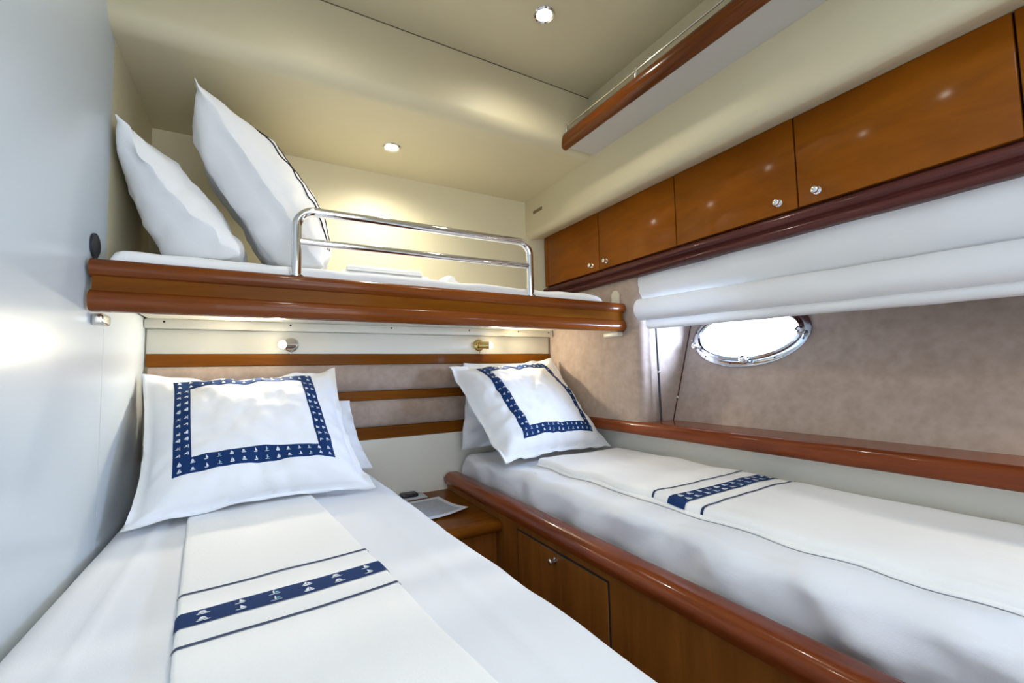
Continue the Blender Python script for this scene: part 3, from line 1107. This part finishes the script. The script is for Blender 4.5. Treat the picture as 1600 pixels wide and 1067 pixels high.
# ---- runners ------------------------------------------------------------------
def runner(name, axis0, axis1, w0, w1, z, th, ripple, label, stripes, band, nlong=120, nw=30, layers=1, seed=0, print_n=9):
    """folded blanket along axis0->axis1; stripes: distances s (m) of thin lines, band: (s0,s1)"""
    A, Bv = Vector(axis0), Vector(axis1)
    Ld = (Bv - A).length
    d = (Bv - A) / Ld
    side = Vector((-d.y, d.x, 0))       # to the right when looking along d reversed
    if side.x > 0:
        side = -side                    # side points towards -x

    def P(s, t, off=0.0, lay=0):
        """s metres along, t -1..1 (-1 = left edge)"""
        w = w0 + (w1 - w0) * s / Ld
        c = A + d * s
        q = c - side * (t * w / 2)
        e = ripple(s, t)
        edge_r = 1 - abs(t)
        hgt = th * math.sqrt(max(0, 1 - max(0, 1 - edge_r * (w / 2) / (th * .8)) ** 2)) if edge_r * w / 2 < th * .8 else th
        x_ = q.x + e[0] * (1 - edge_r)
        return Vector((x_, q.y, z(x_, q.y) + .003 + max(0, e[1]) + hgt + off)) + Vector((math.copysign(off, t) * max(0, 1 - hgt / th) * 1.5, 0, 0))

    ts = [-1 + .004 * i for i in range(0, 10)] + [-.96 + 1.92 * i / nw for i in range(1, nw)] + [1 - .004 * (9 - i) for i in range(0, 10)]
    bm = B()
    rows = [[bm.verts.new(P(Ld * j / nlong, t)) for t in ts] for j in range(nlong + 1)]
    low = [[bm.verts.new(Vector((v.co.x, v.co.y, min(v.co.z - .0004, z(v.co.x, v.co.y) + .0022)))) for v in r] for r in rows]
    K = len(ts) - 1
    for j in range(nlong):
        for k in range(K):
            bm.faces.new([rows[j][k], rows[j][k + 1], rows[j + 1][k + 1], rows[j + 1][k]])
            bm.faces.new([low[j][k], low[j + 1][k], low[j + 1][k + 1], low[j][k + 1]])
        bm.faces.new([rows[j][0], rows[j + 1][0], low[j + 1][0], low[j][0]])
        bm.faces.new([rows[j][K], low[j][K], low[j + 1][K], rows[j + 1][K]])
    for j in (0, nlong):
        for k in range(K):
            bm.faces.new([rows[j][k], low[j][k], low[j][k + 1], rows[j][k + 1]])
    if layers > 1:
        # lower folded layer peeping out under the near edge
        def LY(j, ox, dz):
            q = P(Ld * j / nlong, -1.0)
            x = q.x + ox - .007 + .004 * math.sin(j * .33 + seed)
            return bm.verts.new((x, q.y, z(x, q.y) + dz))
        lay = [[LY(j, ox, dz) for ox, dz in ((.0, .0015), (-.001, .005), (.003, .0085), (.02, .009))] for j in range(nlong + 1)]
        for j in range(nlong):
            for k in range(3):
                bm.faces.new([lay[j][k], lay[j][k + 1], lay[j + 1][k + 1], lay[j + 1][k]])
    org = (A + Bv) / 2
    org.z = z(org.x, org.y)
    o = obj(name, bm, M['runner'], None, origin=org, angle=70)
    tag(o, label, 'bed runner')
    tt = ts
    for s in stripes:
        bm = B()
        hw = .0032
        r0 = [bm.verts.new(P(s - hw, t, .0012)) for t in tt]
        r1 = [bm.verts.new(P(s + hw, t, .0012)) for t in tt]
        for k in range(len(tt) - 1):
            bm.faces.new([r0[k], r0[k + 1], r1[k + 1], r1[k]])
        obj('stripe', bm, M['blue_line'], o, angle=80)
    bm = B()
    rws = [[bm.verts.new(P(band[0] + (band[1] - band[0]) * i / 4, t, .0013)) for t in tt] for i in range(5)]
    for a, b in zip(rws, rws[1:]):
        for k in range(len(tt) - 1):
            bm.faces.new([a[k], a[k + 1], b[k + 1], b[k]])
    bw = band[1] - band[0]
    for row in (.27, .73):
        for i in range(print_n):
            tc_ = -.94 + 1.88 * (i + .5) / print_n
            sc_ = band[0] + bw * row
            for q, pg in enumerate(BOATS[(i + seed) % 4]):
                w = w0
                vsx = [bm.verts.new(P(sc_ - y * bw * .36, tc_ + x * bw * .40 / (w / 2), .0026)) for x, y in pg]
                bm.faces.new(vsx).material_index = 2 if (q == 2 and (i + seed) % 4 == 3) else 1
    obj('printed_band', bm, [M['navy'], M['print'], M['print_teal']], o, angle=80)
    return o


from mathutils.bvhtree import BVHTree


def ground(o):
    """height lookup over the top of a mesh object"""
    me = o.data
    t = BVHTree.FromPolygons([v.co + o.location for v in me.vertices], [tuple(p.vertices) for p in me.polygons])

    def h(x, y):
        r = t.ray_cast(Vector((x, y, 3.0)), Vector((0, 0, -1)))
        return r[0].z if r[0] else 0
    return h


h1, h2, h3 = ground(m1), ground(m2), ground(m3)


def r1(s, t):
    return (.003 * fbm((s * 4, t, 2), 2), .0025 + .0015 * fbm((s * 3, t * 1.2, 5), 2))


runner('bed_runner', (-0.008, 1.50, 0), (0.120, 0.10, 0), .295, .312, h1, .008, r1,
       'ivory runner with navy boat band lying down the middle of the left bed', (.580, .752), (.652, .698), seed=1, print_n=6)


def r2(s, t):
    wob = .010 * math.sin(s * 26) * math.exp(-((s - .3) / .22) ** 2) + .005 * fbm((s * 6, 1, 2), 2)
    return (wob, .0045 + .003 * fbm((s * 4, t * 1.5, 5), 3) + .005 * max(0, -t - .6) * (1 + math.sin(s * 26)) * math.exp(-((s - .3) / .22) ** 2))


runner('bed_runner', (1.083, 1.36, 0), (1.090, 0.19, 0), .405, .400, h2, .018, r2,
       'thick folded white runner with blue boat band along the right bed', (.530, .675), (.580, .632), layers=2, seed=0, print_n=11)

# folded blanket and loose linen on the bunk
bm = B()
lay = [(0.22, 0.50, 1.402, .022), (0.24, 0.47, 1.4235, .018)]
for x0, x1, z0, th in lay:
    t_ = soft_slab(0, 0, 1.40, 1.66, z0, z0 + th, th * .48, nx=20, ny=20, edge=lambda y, x0=x0, x1=x1: (x0 + .006 * math.sin(y * 30), x1),
                   ripple=lambda p, k: p + Vector((0, 0, .0015 * fbm((p.x * 9, p.y * 9, 3), 2))))
    merge(bm, t_)
o = obj('folded_blanket', bm, M['linen'], None, origin=(.36, 1.53, 1.396), angle=80)
tag(o, 'small folded white blanket on the bunk behind the lower chrome rung', 'blanket')
bm = B()
fr = []
pr_ = [(0.56, 1.401), (0.562, 1.418), (0.575, 1.436), (0.592, 1.434), (0.60, 1.420), (0.625, 1.408), (0.645, 1.401)]
for i in range(12):
    y = 1.42 + .2 * i / 11
    fr.append(lambda a, b, y=y: Vector((a + .01 * math.sin(y * 20), y, b + .003 * math.sin(y * 40))))
sweep(bm, pr_, fr)
o = obj('folded_cloth', bm, M['linen'], None, origin=(.6, 1.5, 1.392), angle=80)
tag(o, 'small rolled white cloth on the bunk, right of the folded blanket', 'cloth')

# ------------------------------------------------------------------ nightstand between the beds
ns = thing('nightstand', 'low cherry nightstand wedged between the two beds below the headboard', 'nightstand', (0.57, 1.55, 0))
tp = [(YB - .014, .575), (YB - .014, .613), (1.335, .613)] + arc(1.325, .594, .022, 90, 270, 8, .019) + [(1.335, .575)]
obj('top', along_x(tp, 0.436, 0.6985), M['wood_x'], ns, angle=60)
obj('body', box(0.436, 0.6985, 1.345, YB - .014, 0.0, .575), M['wood_panel'], ns, smooth=False)
obj('door', box(0.448, 0.676, 1.340, 1.346, 0.10, .568, bevel=.001), M['wood_panel'], ns, smooth=False)

# leaflet with upturned corner
bm = B()
c, sx, sy, ang = Vector((0.548, 1.558, .614)), .105, .135, math.radians(4)
N = 10
tops, bots = [], []
for j in range(N + 1):
    ra, rb = [], []
    for i in range(N + 1):
        a, b = -1 + 2 * i / N, -1 + 2 * j / N
        x, y = a * sx * .8, b * sy * .9
        lift = .026 * max(0.0, (a - b) * .5 - .35) ** 1.5 + .004 * max(0.0, -b)
        q = Vector((c.x + x * math.cos(ang) - y * math.sin(ang), c.y + x * math.sin(ang) + y * math.cos(ang), c.z + .0022 + lift))
        ra.append(bm.verts.new(q))
        rb.append(bm.verts.new(q - Vector((0, 0, .0014))))
    tops.append(ra)
    bots.append(rb)
for j in range(N):
    for i in range(N):
        f = bm.faces.new([tops[j][i], tops[j][i + 1], tops[j + 1][i + 1], tops[j + 1][i]])
        f.material_index = 1 if 0 < i < N - 1 and 0 < j < N - 1 else 0
        bm.faces.new([bots[j][i], bots[j + 1][i], bots[j + 1][i + 1], bots[j][i + 1]])
for k in range(N):
    for (j0, i0, j1, i1) in ((0, k, 0, k + 1), (N, k, N, k + 1), (k, 0, k + 1, 0), (k, N, k + 1, N)):
        bm.faces.new([tops[j0][i0], tops[j1][i1], bots[j1][i1], bots[j0][i0]])
o = obj('leaflet', bm, [M['paper'], M['paper_grey']], None, origin=(.548, 1.558, .614), angle=80)
tag(o, 'white leaflet with grey printed page lying on the nightstand', 'leaflet')
tray = obj('tray', box(0.470, 0.585, 1.705, 1.783, .6135, .6185, bevel=.0015), M['clear'], None, origin=(.53, 1.74, .6135))
tag(tray, 'flat translucent tray at the back of the nightstand', 'tray')
o = obj('remote_control', box(0.490, 0.555, 1.722, 1.768, .6188, .632, bevel=.005, seg=3), M['black'], None, origin=(.52, 1.745, .6188))
tag(o, 'small black device on the translucent tray', 'remote')

# ------------------------------------------------------------------ overhead cabinets
KN = [(0, 0), (.010, 0), (.010, .002), (.005, .004), (.005, .010), (.0085, .012), (.0085, .018), (.006, .020), (0, .020)]
XC = 1.240


def cabinet(y0, y1, doors, knobs, stile, label):
    c = thing('overhead_cabinet', label, 'cabinet', (1.4, (y0 + y1) / 2, 1.505), 'overhead cabinets above the blind')
    obj('carcass', box(XC + .006, 1.60, y0 + .0006, y1 - .0006, 1.505, 1.764), M['wood_plum'], c, smooth=False)
    for (a, b), ky in zip(doors, knobs):
        d = obj('door', box(XC - .012, XC + .0058, a + .0018, b - .0018, 1.5125, 1.758, bevel=.0025), M['wood_door'], c)
        if ky is not None:
            k = obj('knob', lathe(B(), KN, (XC - .012, ky, 1.541), (-1, 0, 0), 18), M['chrome'], d)
    if stile:
        obj('stile', box(XC - .010, XC + .0058, stile[0], stile[1], 1.5125, 1.758, bevel=.0015), M['wood_door'], c)


cabinet(0.994, 1.786, [(1.385, 1.755), (0.994, 1.385)], [1.432, 1.342], (1.757, 1.786), 'overhead cherry cabinet pair nearest the back wall, above the bunk end')
cabinet(0.206, 0.994, [(0.604, 0.994), (0.206, 0.604)], [0.652, 0.556], None, 'overhead cherry cabinet pair above the porthole, with a bright lamp reflection')
cabinet(-0.582, 0.206, [(-0.188, 0.206), (-0.582, -0.188)], [-0.14, -0.236], None, 'overhead cherry cabinet cut off by the right edge of the photo')

# plum rail under the cabinets
tr = [(1.60, 1.448), (1.252, 1.448)] + arc(1.248, 1.462, .018, 250, 120, 8, .014) + [(1.237, 1.478)] + arc(1.240, 1.493, .016, 240, 100, 8, .015) + [(1.60, 1.506)]
struct(obj('trim_6', along_y(tr, Y_REAR + .05, YB - .002), M['wood_plum'], angle=50))

# added hatch, unseen behind the camera: frame and pane above a fill light
hatch = bpy.data.objects.new('added_hatch', None)
COL.objects.link(hatch)
hatch.location = (0.40, -0.35, Z_CEIL)
hatch['kind'] = 'structure'
OFF[hatch.name] = Vector(hatch.location)
bm = B()
for (x0, x1, y0, y1) in ((.12, .68, -.63, -.59), (.12, .68, -.11, -.07), (.12, .16, -.59, -.11), (.64, .68, -.59, -.11)):
    add_box(bm, x0, x1, y0, y1, Z_CEIL - .022, Z_CEIL - .0005, bevel=.003)
obj('frame', bm, M['steel'], hatch)
obj('glass', box(.16, .64, -.59, -.11, Z_CEIL - .012, Z_CEIL - .006), M['clear'], hatch, smooth=False)

# small vent plate on the upper lining
o = obj('vent_plate', box(1.1265, 1.1305, 1.652, 1.724, 1.844, 1.858, bevel=.001), M['vent'], None, origin=(1.13, 1.69, 1.845))
tag(o, 'tiny flat vent plate on the cream wall above the cabinets', 'vent')

# ------------------------------------------------------------------ open shelf under the ceiling
sh = thing('wall_shelf', 'cream ceiling-height wall shelf with a rounded cherry front rail and thin metal fiddle', 'shelf', (1.07, .5, 1.938))
obj('board', box(1.003, 1.1295, -0.6, 1.286, 1.938, 1.953), M['shelf_lining'], sh, smooth=False)
fr_ = [(1.010, 1.936)] + [(1.006 - .026 * math.cos(math.radians(a)), 1.966 + .031 * math.sin(math.radians(a))) for a in range(-85, 86, 10)] + [(1.010, 1.997)]
obj('front_rail', along_y(fr_, -0.6, 1.302), M['wood_y'], sh, angle=60)
rod = obj('fiddle_rod', tube(B(), [(1.0, -0.6, 2.018), (1.0, 1.285, 2.018)], .003, 10), M['nickel'], sh)
for y in (1.285, 0.93, 0.58, 0.2):
    obj('post', tube(B(), [(1.0, y, 1.994), (1.0, y, 2.026)], .0045, 10), M['chrome'], sh)


# ------------------------------------------------------------------ downlights
def downlight(x, y, z, label, power):
    d = thing('downlight', label, 'downlight', (x, y, z), 'recessed ceiling downlights')
    obj('bezel', lathe(B(), [(.024, 0), (.032, 0), (.033, -.003), (.030, -.006), (.024, -.004), (.022, .002)], (x, y, z), (0, 0, 1), 32), M['chrome'], d)
    obj('lamp', lathe(B(), [(0, -.0035), (.015, -.0030), (.0235, -.0015), (.0235, .001), (0, .001)], (x, y, z), (0, 0, 1), 32), M['downlight'], d)
    ld = bpy.data.lights.new('downlight_beam', 'SPOT')
    ld.energy = power
    ld.color = (1.0, 0.95, 0.80)
    ld.spot_size = math.radians(165)
    ld.spot_blend = 1.0
    ld.shadow_soft_size = .022
    lo_ = bpy.data.objects.new('downlight_beam', ld)
    COL.objects.link(lo_)
    lo_.parent = d
    lo_.location = (0, 0, -.03)
    return d


downlight(0.740, 1.041, Z_CEIL, 'lit round downlight in the main ceiling panel', 7)
downlight(0.413, 1.562, Z_LOW, 'lit round downlight in the lower ceiling over the bunk', 15)
downlight(0.135, 0.973, Z_CEIL, 'lit round downlight in the main ceiling, out of frame above the bunk pillows', 4)
downlight(0.22, 0.37, Z_CEIL, 'lit round downlight in the main ceiling, out of frame above the left bed', 4)


# ------------------------------------------------------------------ reading lamps
def reading_lamp(x, base_y, z, head_dir, mat, label, power, axis=(0, -1, 0)):
    l = thing('reading_lamp', label, 'lamp', (x, base_y, z), 'small swivel reading lamps')
    ax = Vector(axis)
    obj('base', lathe(B(), [(0, 0), (.026, 0), (.026, .004), (.021, .010), (.015, .013), (.012, .020), (0, .020)], (x, base_y, z), axis, 28), mat, l)
    c = Vector((x, base_y, z)) + ax * .030
    hd = Vector(head_dir).normalized()
    a = c - hd * .012
    sh_ = obj('shade', lathe(B(), [(0, 0), (.009, .0), (.0145, .004), (.0155, .012), (.0155, .048), (.0145, .048), (.0145, .014), (0, .012)], a, hd, 24), mat, l)
    bc = a + hd * .047
    obj('bulb', lathe(B(), [(0, -.018), (.011, -.012), (.0150, 0), (.012, .010), (.006, .0145), (0, .0155)], bc, hd, 20), M['bulb'], l)
    obj('switch', tube(B(), [Vector((x, base_y, z)) + ax * .010 + Vector((0, 0, -.022)), Vector((x, base_y, z)) + ax * .012 + Vector((0, 0, -.034))], .002, 8), mat, l)
    ld = bpy.data.lights.new('reading_glow', 'SPOT')
    ld.energy = power
    ld.color = (1.0, 0.88, 0.66)
    ld.spot_size = math.radians(165)
    ld.spot_blend = 0.65
    ld.shadow_soft_size = .012
    lo_ = bpy.data.objects.new('reading_glow', ld)
    COL.objects.link(lo_)
    lo_.parent = l
    lo_.location = bc + hd * .022 + ax * .012 - Vector((x, base_y, z))
    lo_.rotation_euler = (hd + ax * .40).to_track_quat('-Z', 'Y').to_euler()


reading_lamp(0.104, YB - .012, 1.214, (-.8, -.62, -.06), M['nickel'], 'lit silver reading lamp above the left bed pillow', 8)
reading_lamp(0.858, YB - .012, 1.219, (.86, -.5, -.05), M['brass'], 'lit brass reading lamp above the right bed pillow', 6.5)
reading_lamp(1.448, 0.03, 1.07, (-.35, .25, -.9), M['brass'], 'lit reading lamp at the foot of the right bed on the suede wall', 3, axis=(-1, 0, 0))

# ------------------------------------------------------------------ roman blind
blind = thing('roman_blind', 'gathered white roman blind hanging below the overhead cabinets, half over the porthole', 'blind', (1.27, .3, 1.22))
NB = 150
BY0, BY1 = -0.10, 1.205


def blind_part(prof, y_end, thick=.0016, amp=1.0, seed=0):
    bm = B()
    rows = []
    for i in range(NB + 1):
        t = i / NB
        row = []
        for k, (x, z, ye, sag) in enumerate(prof):
            y = BY0 + (y_end + ye - BY0) * t
            w = amp * (.003 * fbm((y * 4, z * 14, seed), 3) + .0015 * math.sin(y * 22 + z * 30))
            row.append(Vector((x + w, y, z - sag * (1.2 - y) * .034 + .0015 * amp * fbm((y * 7, 3, z * 10), 2))))
        rows.append(row)
    f = [[bm.verts.new(p) for p in r] for r in rows]
    b = [[bm.verts.new(p + Vector((thick, 0, 0))) for p in r] for r in rows]
    n = len(prof)
    for i in range(NB):
        for k in range(n - 1):
            bm.faces.new([f[i][k], f[i][k + 1], f[i + 1][k + 1], f[i + 1][k]])
            bm.faces.new([b[i][k], b[i][k + 1], b[i + 1][k + 1], b[i + 1][k]])
        for k in (0, n - 1):
            bm.faces.new([f[i][k], f[i + 1][k], b[i + 1][k], b[i][k]])
    for i in (0, NB):
        for k in range(n - 1):
            bm.faces.new([f[i][k], f[i][k + 1], b[i][k + 1], b[i][k]])
    return bm


top_p = [(1.262 + .012 * (i / 8) - .006 * math.sin(math.pi * i / 8), 1.462 - .108 * i / 8, .032 - .044 * i / 8, i / 8) for i in range(9)]
obj('upper_fold', blind_part(top_p, BY1, seed=1), M['blind'], blind, angle=80)
fold = []
for i in range(13):
    a = math.radians(110 + 160 * i / 12)
    fold.append((1.262 + .030 * math.cos(a), 1.322 + .042 * math.sin(a), -.005 + .008 * math.sin(math.pi * i / 12), 1.0))
obj('middle_fold', blind_part(fold, BY1, seed=4), M['blind'], blind, angle=80)
hem = [(1.272, 1.292, -.03, .8), (1.258, 1.280, -.03, .8), (1.254, 1.266, -.03, .8), (1.258, 1.252, -.032, .75), (1.268, 1.246, -.032, .75), (1.280, 1.252, -.032, .75)]
obj('bottom_hem', blind_part(hem, BY1, seed=6, amp=1.3), M['blind'], blind, angle=80)
obj('head_batten', box(1.262, 1.285, BY0, BY1 + .012, 1.449, 1.4475 + .012), M['blind'], blind, smooth=False)

# dark guide rod in the recess
o = thing('guide_rod', 'thin dark upright rod in the recess left of the porthole', 'rod', (1.315, 1.172, .899))
obj('rod', tube(B(), [(1.315, 1.172, .899), (1.315, 1.178, 1.285)], .0042, 10), M['dark_metal'], o)
obj('joint', ball(B(), (1.315, 1.174, 1.085), .0062, 8), M['nickel'], o)

# white snap studs along the lining seam
for (z, dy) in ((1.205, -.022), (0.985, .014)):
    p0 = Vector(hull(seam_y(z) + dy if dy < 0 else seam_y(z) - .002, z, .003))
    s = obj('snap_stud', ball(B(), p0, .005, 8), M['plastic'], None, origin=p0)
    tag(s, 'tiny white snap stud beside the left end of the porthole' if z > 1.1 else 'tiny white snap stud low on the recess seam above the sill', 'snap stud')
